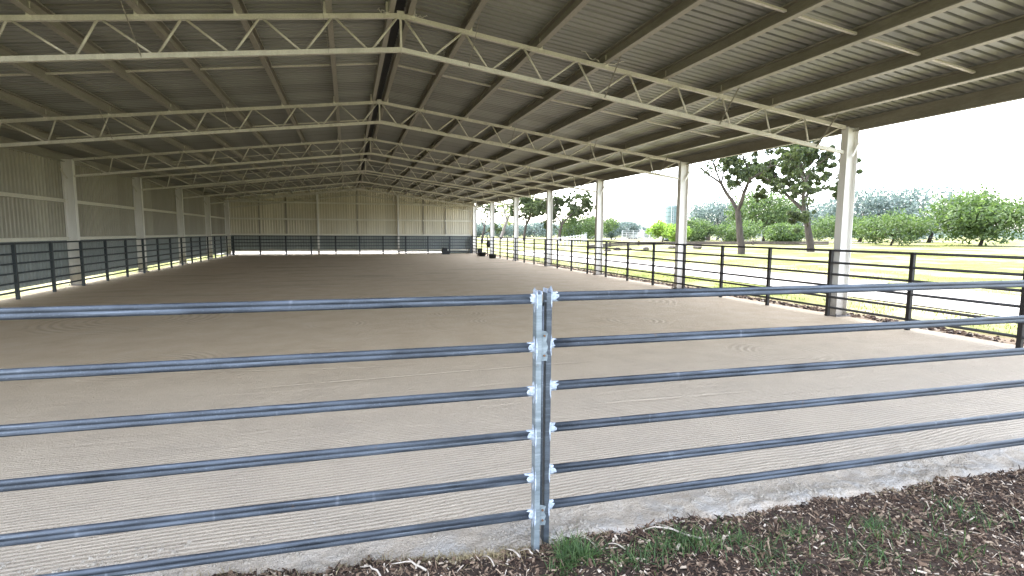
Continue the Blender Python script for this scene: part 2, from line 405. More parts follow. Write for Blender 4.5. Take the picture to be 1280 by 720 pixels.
def blade(b, R, x, y, z, h, w, lean, az, n=4):
    pts = []
    d = Vector((cos(az), sin(az), 0)); s_ = Vector((-sin(az), cos(az), 0))
    for i in range(n+1):
        t = i/n; p = Vector((x, y, z)) + d*(lean*h*t*t) + Vector((0,0,h*(t - .35*lean*t*t)))
        ww = w*(1-t**1.6)*.5 + .0003
        pts += [p - s_*ww, p + s_*ww]
    b.add(pts, [(2*i, 2*i+1, 2*i+3, 2*i+2) for i in range(n)], True)
def tufts():
    R = random.Random(8); g = MB(); d = MB()
    spots = [(1.13,2.56,.07,150,.10),(1.20,2.50,.08,150,.10),(1.08,2.47,.08,110,.08),(1.02,2.42,.06,50,.06),
             (1.62,2.46,.09,90,.07),(1.76,2.47,.09,120,.08),(1.5,2.40,.10,90,.07),(1.88,2.44,.10,120,.09),(1.82,2.55,.05,40,.08),
             (1.35,2.40,.10,70,.06),(2.1,2.40,.13,100,.08),(2.5,2.32,.12,70,.08),(3.0,2.25,.14,80,.09),(3.7,2.2,.18,100,.1),
             (2.2,2.2,.2,110,.09),(2.7,2.05,.2,110,.1),(3.2,2.0,.2,100,.1),(-.9,2.4,.14,50,.06),(.45,2.45,.08,30,.05)]
    for cx, cy, sp, n, h in spots:
        for i in range(n):
            x = R.gauss(cx, sp*.55); y = R.gauss(cy, sp*.55)
            blade(g, R, x, y, mulch_z(x, y)-.005, h*R.uniform(.5,1.35), R.uniform(.003,.007), R.uniform(.2,1.5), R.uniform(0, 2*pi))
    for i in range(1500):
        x = R.uniform(-1.6, 4.2); y = edge_y(x) + (R.gauss(-.05, .05) if x > 1.0 else R.gauss(-.03, .055))
        if .9 < x < 1.1 and R.random() < .3: continue
        if noise.noise((x*2.7, 2.2, 1)) < (-.05 if x > 1 else -.35): continue
        blade(d, R, x, y, mulch_z(x, y)-.005, R.uniform(.015,.05), R.uniform(.002,.004), R.uniform(.5,2.2), R.uniform(0, 2*pi))
    for i in range(1100):
        x = R.gauss(.66, .22); y = edge_y(x) + R.gauss(-.01, .045)
        blade(d, R, x, y, mulch_z(x, y)-.005, R.uniform(.015,.06), R.uniform(.002,.004), R.uniform(.3,2.2), R.uniform(0, 2*pi))
    tag(g.build('grass_tufts', M['grass_blade']), 'dark green grass tufts in the mulch beside the post', 'grass', kind='stuff')
    tag(d.build('dry_grass', M['dry_blade']), 'dry straw coloured grass along the edge of the mulch', 'dry grass', kind='stuff')
tufts()

def crumbs():
    R = random.Random(41); b = MB()
    for i in range(3200):
        x = R.uniform(-2.0, 4.8); y = edge_y(x) + abs(R.gauss(0, .17)) - .02
        if noise.noise((x*3.3, y*3.3, 6)) < -.1: continue
        r = R.choice((.003,.004,.005,.007,.010,.014))*R.uniform(.7,1.3); z = sand_z(x, y)
        n = 5; vs = [(x+r*cos(2*pi*k/n)*R.uniform(.7,1.3), y+r*sin(2*pi*k/n)*R.uniform(.7,1.3), z-.002) for k in range(n)]
        vs += [(x+r*.55*cos(2*pi*k/n+.4)*R.uniform(.6,1.3), y+r*.55*sin(2*pi*k/n+.4)*R.uniform(.6,1.3), z+r*R.uniform(.4,.8)) for k in range(n)]
        b.add(vs, [(k,(k+1)%n,n+(k+1)%n,n+k) for k in range(n)]+[tuple(range(n,2*n))])
    tag(b.build('sand_crumbs', M['crumb']), 'pale crumbs of sand and grit along the edge of the arena floor', 'grit', kind='stuff')
crumbs()
def twig(a, b_, r, label, fork=False, seed=0):
    R = random.Random(seed); b = MB(); a = Vector((*a, 0)); e = Vector((*b_, 0)); pts = []; rs = []
    s_ = (e-a).cross(Vector((0,0,1)))*.12
    for i in range(7):
        t = i/6; p = a.lerp(e, t) + s_*sin(t*pi)*R.uniform(.3,1.0) + s_*R.uniform(-.15,.15)
        p.z = mulch_z(p.x, p.y) + .016 + .014*sin(t*pi) ; pts.append(p); rs.append(r*(1-.5*t))
    b.tube(pts, rs, 6)
    if fork:
        p = pts[3]; q = p + (e-a)*.3 + (e-a).cross(Vector((0,0,1)))*.25; q.z = mulch_z(q.x, q.y)+.02
        b.tube([p, p.lerp(q,.5)+Vector((0,0,.008)), q], [r*.7, r*.5, r*.3], 6)
    return tag(b.build('twig', M['twig']), label, 'twig', 'pale twigs lying on the mulch')
twig((.855,2.60),(.80,2.74),.006,'thin pale twig lying upright left of the gate post',seed=1)
twig((.93,2.60),(.885,2.69),.005,'short pale twig against the foot of the gate post',seed=2)
twig((.70,2.56),(.66,2.66),.005,'short bleached twig lying at the bottom left of the post',seed=3)
twig((.35,2.62),(.18,2.74),.006,'forked grey twig on the mulch under the left panel',True,4)
twig((.12,2.62),(.02,2.76),.006,'slender bent twig on the mulch at the lower left',seed=5)
twig((1.93,2.47),(1.66,2.64),.0075,'long curved pale twig across the mulch under the right panel',True,6)
twig((1.45,2.50),(1.36,2.57),.005,'small light twig between the two green grass patches',seed=7)
twig((1.30,2.57),(1.25,2.67),.0045,'slim brown twig just right of the big grass tuft',seed=9)

# ------------------------------------------------------------------ the shed
shed = empty('arena_shed', 'long open sided steel riding arena shed with trussed gable roof and cream cladding', 'shed', (XR, Y0, 0))
# roof sheets with real ribs
def roof_sheet(side):
    b = MB(); x0 = XR + side*.09; x1 = XR + side*(HW + .38)
    y = Y0 - .5; vs = []; P = .165
    prof = []
    while y < YE + .25:
        prof += [(y, 0), (y+.110, 0), (y+.122, .042), (y+.150, .042)]; y += P
    zs0, zs1 = roof_z(x0), roof_z(x1); seg = 3
    for k in range(seg+1):
        x = x0 + (x1-x0)*k/seg; z = zs0 + (zs1-zs0)*k/seg
        for yy, h in prof: vs.append((x, yy, z + .002 + h))
    n = len(prof)
    fs = [(k*n+i, k*n+i+1, (k+1)*n+i+1, (k+1)*n+i) for k in range(seg) for i in range(n-1)]
    b.add(vs, fs); return b.build('roof_sheet', M['roof'], shed)
roof_sheet(1); roof_sheet(-1)
b = MB(); b.prof((XR, Y0-.5, roof_z(XR)), (XR, YE+.25, roof_z(XR)), [(-.28,.022),(0,.065),(.28,.022),(.28,.026),(0,.07),(-.28,.026)]); b.build('ridge_cap', M['ridge_cap'], shed)
def csec(w, h, t, lip, flip=1):
    return [(flip*p, q) for p, q in ((0,0),(w,0),(w,lip),(w-t,lip),(w-t,t),(t,t),(t,h-t),(w-t,h-t),(w-t,h-lip),(w,h-lip),(w,h),(0,h))]
offs = [.19, 1.12, 2.36, 3.62, 4.86, 6.1, 7.34, 8.52]
for side in (1, -1):
    for o_ in offs:
        x = XR + side*o_; z = roof_z(x) - PUR
        pr = [(p, q - SL*side*p) for p, q in csec(.085, PUR-.004, .004, .022, -side)]
        b = MB(); b.prof((x, Y0-.45, z), (x, YE-.02, z), pr); b.build('purlin', M['purlin'], shed)
    x = XR + side*(HW+.16); z = roof_z(x)
    b = MB(); b.prof((x, Y0-.45, z-.27), (x, YE, z-.27), csec(.075, .262, .004, .02, -side)); b.build('eave_purlin', M['purlin'], shed)
    b = MB(); xg = XR + side*(HW+.40)
    b.prof((xg, Y0-.5, roof_z(xg)-.115), (xg, YE+.2, roof_z(xg)-.115), [(side*p, q) for p, q in ((-.02,0),(.12,0),(.12,.13),(.116,.13),(.116,.004),(-.016,.004),(-.016,.11),(-.02,.11))]); b.build('gutter', M['girt'], shed)
# bridging between the purlins at mid bay
for k in range(0, 7):
    y = Y0 + BAY*(k+.5)
    for side in (1, -1):
        b = MB()
        for i in range(len(offs)-1):
            xa, xb = XR + side*(offs[i]+.003), XR + side*(offs[i+1]-.088)
            b.bar((xa, y, roof_z(xa)-.10), (xb, y, roof_z(xb)-.10), .045, .03)
        b.build('bridging', M['steel'], shed)

def truss():
    root = bpy.data.objects.new('truss', None); col.objects.link(root); root.parent = shed; root.location = (0, Y1-Y0, 0)
    X = lambda u: XR + u
    zt = lambda u: ZT - SL*abs(u); zb = lambda u: ZB - SL*abs(u)
    E = HW - .14
    y = Y1
    b = MB()
    for s_ in (1,-1): b.bar((X(0),y,zt(0)), (X(s_*E),y,zt(E)), .06, CH)
    b.bar((X(-.06),y-.034,zt(0)),(X(.06),y-.034,zt(0)), .006, .13)
    b.build('top_chord', M['steel'], root)
    b = MB()
    for s_ in (1,-1): b.bar((X(0),y,zb(0)), (X(s_*E),y,zb(E)), .06, .07)
    b.bar((X(0),y-.034,zb(0)-.065),(X(0),y-.034,zb(0)+.06), .06, .006, (1,0,0))
    b.build('bottom_chord', M['steel'], root)
    b = MB(); b.bar((X(0),y,zb(0)+.03),(X(0),y,zt(0)-.03), .035, .035, (0,1,0))
    for s_ in (1,-1):
        pt = .06
        for n in range(9):
            ub = .49 + n*.985; un = 1.02*(n+1)
            if ub > E: break
            b.rod((X(s_*(pt)),y,zt(pt)-.03),(X(s_*(ub-.045)),y,zb(ub)+.03), .018, 6)
            un = min(un, E-.02)
            b.rod((X(s_*(ub+.045)),y,zb(ub)+.03),(X(s_*(un-.035)),y,zt(un)-.03), .018, 6)
            pt = un + .035
    b.build('web', M['steel'], root)
    for s_ in (1,-1):
        for o_ in offs[:7]:
            x = X(s_*(o_+.012)); z = roof_z(x); b = MB(); b.box(x-.03, y-.034, z-PUR-.03, x+.03, y-.030, z-.03); b.build('lit_cleat', M['girt'], root)  # white cleat plates also carry the lit look of the purlin ends
        for o_ in (1.12, 3.62, 6.1, 8.52):
            b = MB(); b.bar((X(s_*(o_-.02)), y-.04, zb(o_)-.02), (X(s_*(o_+.06)), y-.48, roof_z(X(o_))-.14), .032, .004, (1,0,0))
            b.build('fly_brace', M['purlin'], root)
    return root
t0 = truss()
for k in range(1, 7):
    c = copy_tree(t0); c.parent = shed; c.location = (0, Y1-Y0+k*BAY, 0)

# columns: I-section with flanges facing in and out
def column(x, y, top, side):
    h = bpy.data.objects.new('column', None); col.objects.link(h); h.parent = shed; h.location = (x-XR, y-Y0, 0)
    b = MB(); D, W, T = .30, .17, .014
    b.prof((x,y,0),(x,y,top), [(p,q) for p,q in ((-W/2,-D/2),(W/2,-D/2),(W/2,-D/2+T),(.006,-D/2+T),(.006,D/2-T),(W/2,D/2-T),(W/2,D/2),(-W/2,D/2),(-W/2,D/2-T),(-.006,D/2-T),(-.006,-D/2+T),(-W/2,-D/2+T))], up=(1,0,0))
    b.build('shaft', M['column'], h)
    b = MB(); b.box(x-.21,y-.15,0,x+.21,y+.15,.022)
    for dx in (-.17,.17):
        for dy in (-.11,.11): b.rod((x+dx,y+dy,.02),(x+dx,y+dy,.06),.014,6)
    b.build('base_plate', M['foot'], h)
    b = MB(); b.bar((x-side*.0,y-.09,top-.62),(x+side*.24,y-.09,top-.2), .05,.006,(0,1,0)); b.build('knee_brace', M['steel'], h)
    return h
xc = XR + HW
for k in range(0, 8):
    y = Y0 + k*BAY if k < 7 else YE - .16
    column(xc+.02, y, roof_z(xc)-.21, 1)
    column(XL-.02, y, roof_z(XL)-.21, -1)

# corrugated cladding
def clad(name, pts_fn, u0, u1, m, parent, pitch=.19):
    b = MB(); u = u0; cols = []
    while u < u1:
        for du, h in ((0,0),(.11,0),(.126,.026),(.158,.026)):
            if u+du <= u1: cols.append((u+du, h))
        u += pitch
    vs = []
    for uu, h in cols: vs += pts_fn(uu, h)
    b.add(vs, [(2*i, 2*i+2, 2*i+3, 2*i+1) for i in range(len(cols)-1)])
    return b.build(name, m, parent)
ew = bpy.data.objects.new('end_wall', None); col.objects.link(ew); ew.parent = shed; ew.location = (0, YE-Y0, 0)
clad('cladding', lambda u, h: [(u, YE+.12-h, 1.49), (u, YE+.12-h, roof_z(u)-.005)], XL-.19, xc+.1, M['wall'], ew)
clad('lower_cladding', lambda u, h: [(u, YE+.12-h, .34 if u < 4.0 else (.16 if u < 8.2 else .02)), (u, YE+.12-h, 1.488)], XL-.19, xc+.1, M['wall_low'], ew)
for z in (.31, 1.55, 2.74, 4.02):
    b = MB(); w = HW if z < 3.9 else HW - .2
    w = min(w, (roof_z(XR)-PUR-z)/SL - .3) if z > 3.9 else w
    b.prof((XR-w, YE+.02, z-.06), (XR+w, YE+.02, z-.06), csec(.07,.12,.004,.018,1)); b.build('girt', M['girt'], ew)
for x in (3.98, -2.19):
    b = MB(); b.box(x-.07, YE-.14, 0, x+.07, YE+.0, roof_z(x)-.26); b.build('wall_post', M['column'], ew, .008)
for x in (.78, 6.05, 7.9, -4.5, -6.4):
    b = MB(); b.box(x-.05, YE+.045, 1.6, x+.05, YE+.092, roof_z(x)-.21); b.build('lap_joint', M['wall_side'], ew)
b = MB()
for s_ in (1,-1): b.bar((XR, YE-.03, ZB), (XR+s_*HW, YE-.03, ZB-SL*HW), .06, .07)
b.build('rafter', M['steel'], ew)
b = MB(); b.prof((XR,YE+.1,ZT-.3),(XR,YE+.30,ZT-.3),[(-.5,0),(.5,0),(.5,.30+CH/2+PUR-.07),(.1,.30+CH/2+PUR-.02),(.09,.30+CH/2+PUR+.075),(-.09,.30+CH/2+PUR+.075),(-.1,.30+CH/2+PUR-.02),(-.5,.30+CH/2+PUR-.07)]); b.build('flashing', M['wall'], ew)
b = MB(); b.box(XL-.45, YE+.06, 0, XL-.155, YE+.2, roof_z(XL)-.03); b.build('corner_flashing', M['wall_side'], ew)
sw = bpy.data.objects.new('side_wall', None); col.objects.link(sw); sw.parent = shed; sw.location = (XL-XR, 0, 0)
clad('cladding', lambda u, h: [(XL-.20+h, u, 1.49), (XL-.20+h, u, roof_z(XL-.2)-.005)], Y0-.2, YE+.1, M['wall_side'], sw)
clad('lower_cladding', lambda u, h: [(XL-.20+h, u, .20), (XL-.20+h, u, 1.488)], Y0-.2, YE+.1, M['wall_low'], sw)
for z in (1.53, 2.74):
    b = MB()
    b.prof((XL-.155, YE-.2, z-.05), (XL-.155, Y0, z-.05), csec(.0-.07+.14,.10,.004,.015,-1)); b.build('girt', M['girt'], sw)

# small tie wires left on the first truss
def wire(pts, label):
    b = MB(); b.tube(pts, [.006]*len(pts), 5); return tag(b.build('tie_wire', M['girt']), label, 'wire', 'scraps of wire on the first truss')
zc = lambda x: ZT - SL*abs(x-XR)
yq = Y1-.05
R = random.Random(5)
def curl(x0, x1, up, n=16):
    out = []
    for i in range(n+1):
        t = i/n; x = x0 + (x1-x0)*t
        out.append((x + .015*sin(t*37), yq-.02 + .03*cos(t*29), zc(x)+.035+up*abs(1-2*t)**2*.9 + .018*sin(t*23)))
    return out
wire(curl(XR-.36, XR-.12, .06), 'pale twisted wire on the truss just left of the ridge')
wire(curl(XR+.12, XR+.42, .05), 'pale twisted wire on the truss just right of the ridge')
wire(curl(4.02, 4.85, .14), 'longer twisted wire looped over the truss towards the open side')

# ------------------------------------------------------------------ rail fences
RZ = (1.445, 1.18, .93, .68, .43, .20)
def rail_fence(name, label, P, Q, n, m, ps=.07, rh=.05, first=True):
    P = Vector((*P,0)); Q = Vector((*Q,0)); root = empty(name, label, 'fence', P)
    for i in range(n+1):
        p = P.lerp(Q, i/n); b = MB(); b.box(p.x-ps/2, p.y-ps/2, 0, p.x+ps/2, p.y+ps/2, 1.47); b.build('post', m, root, .006)
    d = (Q-P).normalized(); w = .034
    for z in RZ:
        b = MB(); off = Vector((0,0,z))
        pr = [(w/2*cos(t)*1.0, rh/2*sin(t)) for t in [2*pi*k/10 for k in range(10)]]
        b.prof(P+off, Q+off, pr, smooth=True); b.build('rail', m, root)
    return root
sp = 1.79
rail_fence('rail_fence', 'dark six rail fence along the open right side of the arena', (XF-.09, 23.42-11*sp), (XF-.09, 23.42+11*sp+1.15), 23, M['dark_rail'])
rail_fence('rail_fence', 'dark blue grey six rail fence standing in front of the far end wall', (XL+.35, YE-.30), (XF-.2, YE-.30), 10, M['back_rail'], .10)
rail_fence('rail_fence', 'dark six rail fence along the closed side wall at the left', (XL+.28, YE-.4), (XL+.28, 4.2), 22, M['back_rail'], .075)

# front panels
def fy(x): return 2.690 - .040*(x-1.0)
def panel(label, xa, xb, back, stile_m, joint_x):
    """a portable six rail panel between two stiles"""
    root = empty('fence_panel', label, 'fence panel', (xa, fy(xa)+back, 0), 'steel panels across the front of the arena')
    dx = 1 if xb > xa else -1
    A = lambda x, z: Vector((x, fy(x)+back, z))
    rz = [z + (0.0) for z in (1.442,1.176,.928,.680,.428,.214)]
    for x, m in ((xa, stile_m), (xb, stile_m)):
        p = A(x, 0); b = MB()
        b.box(p.x-.017, p.y-.030, -.03, p.x+.017, p.y+.030, 1.468)
        st = b.build('stile', m, root, .004)
        b = MB(); b.box(p.x-.0165, p.y-.0295, 1.4682, p.x-.0125, p.y+.0295, 1.492); b.box(p.x+.0125, p.y-.0295, 1.4682, p.x+.0165, p.y+.0295, 1.486)
        b.build('end_lug', M['weld'], st)
    R = random.Random(int(abs(xa)*100))
    for i, z in enumerate(rz):
        b = MB()
        # oval rail, flattened on both faces
        w, h = .030, .053
        half = [(.005,.0265),(.0105,.0245),(.0142,.0188),(.0150,.0120),(.0143,.0070),(.0112,.0030),(.0108,-.0010),(.0136,-.0050),(.0150,-.0110),(.0146,-.0178),(.0112,-.0238),(.005,-.0265)]
        pr = [(-p, q) for p, q in half] + half[::-1]
        b.prof(A(xa+dx*.017, z), A(xb-dx*.017, z), pr, smooth=True)
        rl = b.build('rail', M['rail'], root)
        for x, sg in ((xa, dx), (xb, -dx)):
            b = MB(); n = 18; rings = []
            L = R.uniform(.028,.045)
            # brushed-on zinc around the weld: a ragged sleeve over the rail end and a smear on the stile
            for q in (0, .5, 1):
                for k in range(n):
                    t = 2*pi*k/n; c, s_ = cos(t), sin(t)
                    off = .017 + (L*q)*(1 + (.65*noise.noise((cos(t)*1.4+z*23.7, sin(t)*1.4+x*11.3+sg*5, i*3.1)) if q == 1 else 0))
                    p = A(x+sg*off, z); g_ = .0013 if q < 1 else .0007
                    rings.append((p.x, p.y + (w/2+g_)*math.copysign(abs(c)**.55, c), p.z + (h/2+g_)*math.copysign(abs(s_)**.8, s_)))
            b.add(rings, [(q*n+k, q*n+(k+1)%n, (q+1)*n+(k+1)%n, (q+1)*n+k) for q in range(2) for k in range(n)], True)
            p = A(x, z); xs = p.x + sg*.0185; m_ = 14
            for face in (0, 1):       # smear down the stile side, wrapping a little onto its front
                pts = []
                for k in range(m_):
                    t = 2*pi*k/m_; rr = 1 + .28*noise.noise((cos(t)*1.7+x*3, sin(t)*1.7+z*5, face))
                    if face == 0: pts.append((xs, p.y + .0285*cos(t)*min(rr,1.0), z-.006 + .066*sin(t)*rr))
                    else: pts.append((p.x + sg*(.0165 - .0085*max(0,cos(t))*rr), p.y-.0315, z-.006 + .058*sin(t)*rr))
                if face == 1: pts = [q_ if cos(2*pi*k/m_) > -.01 else (p.x+sg*.0168, p.y-.0315, z-.006+.058*sin(2*pi*k/m_)*.9) for k, q_ in enumerate(pts)]
                b.add(pts, [tuple(range(m_))])
            b.build('weld_patch', M['weld'], rl)
    return root
panel('dark six rail steel panel on the left of the joined gate posts', .978, -2.75, 0, M['stile'], 0)
panel('dark six rail steel panel on the right of the joined gate posts', 1.063, 5.35, .075, M['stile_dark'], 0)
# pin that joins the two panels
pj = empty('panel_pin', 'galvanised pin and lug plates joining the two front panels', 'pin', (1.02, 2.72, .2))
b = MB(); b.rod((1.022,2.727,.12),(1.022,2.727,1.40),.0075,10); b.tube([(1.022,2.727,1.40),(1.024,2.715,1.425),(1.03,2.700,1.425)],[.0075,.0075,.007],8); b.build('rod', M['stile_dark'], pj)
for z0, z1 in ((1.10,1.27),(.15,.27)):
    b = MB()
    zz = spread(z0, z1, 8)
    vs = []
    for i, z in enumerate(zz): vs += [(.9955, 2.674, z), (1.028 + .006*sin(i*2.1), 2.668, z + .008*sin(i*1.3)), (1.028+.006*sin(i*2.1), 2.672, z+.008*sin(i*1.3)), (.9955, 2.678, z)]
    n = len(zz)
    fs = []
    for i in range(n-1):
        for k in range(4): fs.append((i*4+k, i*4+(k+1)%4, (i+1)*4+(k+1)%4, (i+1)*4+k))
    fs += [(0,1,2,3), (4*n-4,4*n-3,4*n-2,4*n-1)]
    b.add(vs, fs); lp = b.build('lug_plate', M['stile'], pj)
    b = MB()
    for z in (z0+.03, z1-.03): b.prof((1.012,2.673,z),(1.012,2.664,z), [(.006*cos(2*pi*k/10), .006*sin(2*pi*k/10)) for k in range(10)])
    b.build('bolt', M['rust'], lp)

# ------------------------------------------------------------------ small things on the arena floor
def mount_block(x, y, label):
    b = MB(); w = .30
    b.prof((x, y-.22, 0), (x, y+.22, 0), [(-.33,0),(.31,0),(.30,.24),(.10,.25),(.08,.52),(-.27,.53)], up=(0,0,1))
    return tag(b.build('mounting_block', M['black'], None, .02), label, 'mounting block')
mount_block(7.6, 42.9, 'black stepped block on the sand at the foot of the far fence')
def bucket(x, y, label, r=.22, h=.36, tip=False):
    root = empty('feed_bucket', label, 'bucket', (x, y, 0), 'black buckets along the right fence')
    b = MB(); b.lathe((x,y,0), [(0,.004),(r*.78,.004),(r*.82,.02),(r,h-.03),(r+.018,h-.03),(r+.018,h),(r-.01,h),(r*.8,.04),(0,.035)], 24); b.build('tub', M['black'], root)
    b = MB(); b.tube([(x+(r+.012)*cos(t), y, h-.02+.05*sin(t)) for t in [pi*i/12 for i in range(13)]],[.008]*13,6); b.build('handle', M['rubber'], root)
    return root
bucket(9.62, 38.75, 'wide black rubber feed tub on the sand beside the white column', .30, .30)
bucket(9.55, 35.5, 'black rubber feed bucket alone by the middle of the right fence', .27, .28)
root = empty('storage_bin', 'upright black bin standing against the base of a white column', 'bin', (9.72, 39.9, 0))
b = MB(); b.prof((9.72,39.9,0),(9.72,39.9,.52),[(-.17,-.15),(.17,-.15),(.17,.15),(-.17,.15)]); b.build('body', M['black'], root, .02)
b = MB(); b.box(9.53,39.73,.522,9.91,40.07,.57); b.build('lid', M['rubber'], root, .012)
root = empty('hanging_bag', 'black bag hanging from the rails beside the white column', 'bag', (9.98, 38.25, .7))
b = MB(); b.lathe((9.98,38.25,.70), [(0,0),(.10,.02),(.16,.14),(.155,.32),(.10,.46),(.05,.52),(0,.53)], 16); b.build('pouch', M['black'], root)
b = MB(); b.tube([(9.98,38.25,1.22),(10.0,38.25,1.34),(10.06,38.25,1.47),(10.10,38.25,1.48),(10.12,38.25,1.40)],[.012]*5,6); b.build('strap', M['rubber'], root)

# ------------------------------------------------------------------ outside: track, pad, bank
def lane(name, pts, w, m, lift, sub=2):
    b = MB(); vs = []; n = len(pts); nw = 6
    for i, p in enumerate(pts):
        p = Vector((*p,0)); a = Vector((*pts[max(i-1,0)],0)); c = Vector((*pts[min(i+1,n-1)],0)); t = (c-a).normalized(); s_ = Vector((t.y,-t.x,0))
        for k in range(nw+1):
            q = p + s_*(w[i]*(k/nw-.5)); e = .18*noise.noise((q.y*.5, k*3.3, 1)) if k in (0,nw) else 0
            q += s_*e*2; vs.append((q.x, q.y, gz(q.x, q.y)+lift))
    b.add(vs, [(i*(nw+1)+k, i*(nw+1)+k+1, (i+1)*(nw+1)+k+1, (i+1)*(nw+1)+k) for i in range(n-1) for k in range(nw)], True)
    return tag(b.build(name, m), kind='structure')
tp = [(17.0, -12+2*i) for i in range(32)]
tp = [(17.1 + .5*sin(y*.09) + max(0, (y-44))*.10, y) for _, y in tp]
lane('gravel_track', tp, [5.4]*len(tp), M['gravel'], .03)
pp = [(33 + i*3.2, 101 + i*.6 - .02*i*i) for i in range(14)]
lane('far_sand_pad', [(p[0]-10, p[1]) for p in pp], [16]*len(pp), M['pale_sand'], .03)
pp2 = [(40+i*3, 70-.2*i) for i in range(14)]
lane('near_sand_pad', pp2, [13]*len(pp2), M['pale_sand'], .03)

# grass standing in the paddock near the shed
def paddock_grass():
    R = random.Random(21); g = MB()
    for i in range(16000):
        y = R.uniform(6, 42); x = R.uniform(11.6, 14.6) if R.random() < .6 else R.uniform(19.6, 27)
        if noise.noise((x*.6, y*.6, 2)) < -.12: continue
        if x < 12.6 and R.random() < (12.6-x)*.8: continue
        blade(g, R, x, y, gz(x,y)-.01, R.uniform(.05,.16), R.uniform(.012,.022), R.uniform(.2,1.4), R.uniform(0,2*pi), 2)
    tag(g.build('paddock_grass', M['field_blade']), 'sunlit yellow green paddock grass between the fence and the gravel track', 'grass', kind='stuff')
paddock_grass()
def clods():
    R = random.Random(31); b = MB()
    for i in range(1500):
        y = R.uniform(5, 30); x = R.gauss(11.15, .35)
        if x < 10.62: continue
        r = R.uniform(.02,.07); z = gz(x,y)+.005
        n = 6; vs = [(x+r*cos(2*pi*k/n)*R.uniform(.7,1.2), y+r*sin(2*pi*k/n)*R.uniform(.7,1.2), z-.01) for k in range(n)]
        vs += [(x+r*.5*cos(2*pi*k/n+.3)*R.uniform(.7,1.2), y+r*.5*sin(2*pi*k/n+.3)*R.uniform(.7,1.2), z+r*R.uniform(.4,.8)) for k in range(n)]
        b.add(vs, [(k,(k+1)%n,n+(k+1)%n,n+k) for k in range(n)]+[tuple(range(n,2*n))])
    tag(b.build('soil_clods', M['chip']), 'broken brown soil clods outside the right fence', 'soil', kind='stuff')
clods()

def rock(x, y, r, label, seed):
    R = random.Random(seed); bm = bmesh.new(); bmesh.ops.create_icosphere(bm, subdivisions=3, radius=1)
    for v in bm.verts:
        n_ = noise.noise(v.co*1.3+Vector((seed*3.1,0,0)))*.35 + noise.noise(v.co*3.5+Vector((seed,2,0)))*.12
        v.co *= 1+n_; v.co.x *= r*1.4; v.co.y *= r; v.co.z *= r*.7
    bmesh.ops.rotate(bm, verts=bm.verts, matrix=Matrix.Rotation(R.uniform(0,6), 3, 'Z'))
    me = bpy.data.meshes.new('boulder'); bm.to_mesh(me); bm.free(); me.materials.append(M['rock'])
    o = bpy.data.objects.new('boulder', me); col.objects.link(o); o.location = (x, y, gz(x,y)+r*.3)
    return tag(o, label, 'boulder', 'boulders beyond the gravel track')
for i, (x, y, r, l) in enumerate(((24.6,47.5,.42,'small dark boulder nearest the white column beyond the track'),(26.4,49.0,.55,'rounded boulder at the left end of the timber edging'),
        (28.6,50.3,.40,'low boulder in front of the timber edging'),(30.4,50.0,.5,'boulder near the middle of the timber edging'),(34.6,51.5,.55,'dark boulder before the right end of the timber edging'),(37.2,50.5,.6,'large boulder to the right beyond the track'))):
    rock(x, y, r*.62, l, i+2)
root = empty('timber_edging', 'low dark timber sleeper edging around the pale sand pad', 'edging', (30,57,0))
ep = [(24.5,52.0),(30.5,58.5),(36.5,62.0),(44,62.5),(53,60),(62,56)]
for a, c in zip(ep[:-1], ep[1:]):
    b = MB()
    for j, dz in ((0,.14),(1,.36)): b.bar((*a, gz(*a)+dz), (*c, gz(*c)+dz), .14, .2)
    b.build('sleeper', M['timber'], root)
    b = MB(); b.box(a[0]-.1,a[1]-.24,gz(*a)-.1,a[0]+.1,a[1]-.08,gz(*a)+.6); b.build('stake', M['timber'], root)

lane('end_apron', [(-16+2*i, YE+3.4) for i in range(15)], [6.4]*15, M['gravel'], .035)
# white rail fence and steel yards far out in the paddock
def post_rail(name, label, pts, hs, pz, m, ps=.12, rw=.05, rh=.12, step=2.4, cat='fence', group=None):
    root = empty(name, label, cat, (*pts[0], 0), group)
    P = []
    for a, c in zip(pts[:-1], pts[1:]):
        a = Vector((*a,0)); c = Vector((*c,0)); n = max(1, round((c-a).length/step))
        for i in range(n): P.append(a.lerp(c, i/n))
    P.append(Vector((*pts[-1],0)))
    for p in P:
        z = gz(p.x,p.y); b = MB(); b.box(p.x-ps/2,p.y-ps/2,z-.1,p.x+ps/2,p.y+ps/2,z+pz); b.build('post', m, root)
    for h in hs:
        b = MB()
        for a, c in zip(P[:-1], P[1:]): b.bar((a.x,a.y-ps/2-rw/2,gz(a.x,a.y)+h), (c.x,c.y-ps/2-rw/2,gz(c.x,c.y)+h), rw, rh)
        b.build('rail', m, root)
    return root
post_rail('white_fence', 'white post and rail fence running away across the green paddock', [(21.5,54),(37.5,80)], (1.12,.62), 1.25, M['far_paint'], .09, .04, .085, 3.0)
post_rail('white_fence', 'white three rail fence of the far sand arena behind the timber edging', [(46,96),(57,97),(75,95),(92,88)], (1.35,.9,.45), 1.45, M['far_paint'], .10, .04, .10, 2.6)
post_rail('cattle_yard', 'grey steel yard panels with many rails in front of the white arena fence', [(43.5,79),(52,79.5),(60,78.5),(69,76)], (1.75,1.45,1.15,.85,.55,.25), 1.85, M['yard_steel'], .1,.05,.06,2.2,'cattle yard')
def gatepost(x, y, label):
    z = gz(x,y); root = empty('gate_pillar', label, 'pillar', (x,y,z))
    b = MB(); b.box(x-.26,y-.25,z,x+.26,y+.25,z+1.35); b.build('shaft', M['white_paint'], root, .02)
    b = MB(); b.box(x-.34,y-.33,z+1.352,x+.34,y+.33,z+1.46); b.build('cap', M['white_paint'], root, .02)
gatepost(37.4, 80.6, 'stout white pillar where the paddock fence ends')

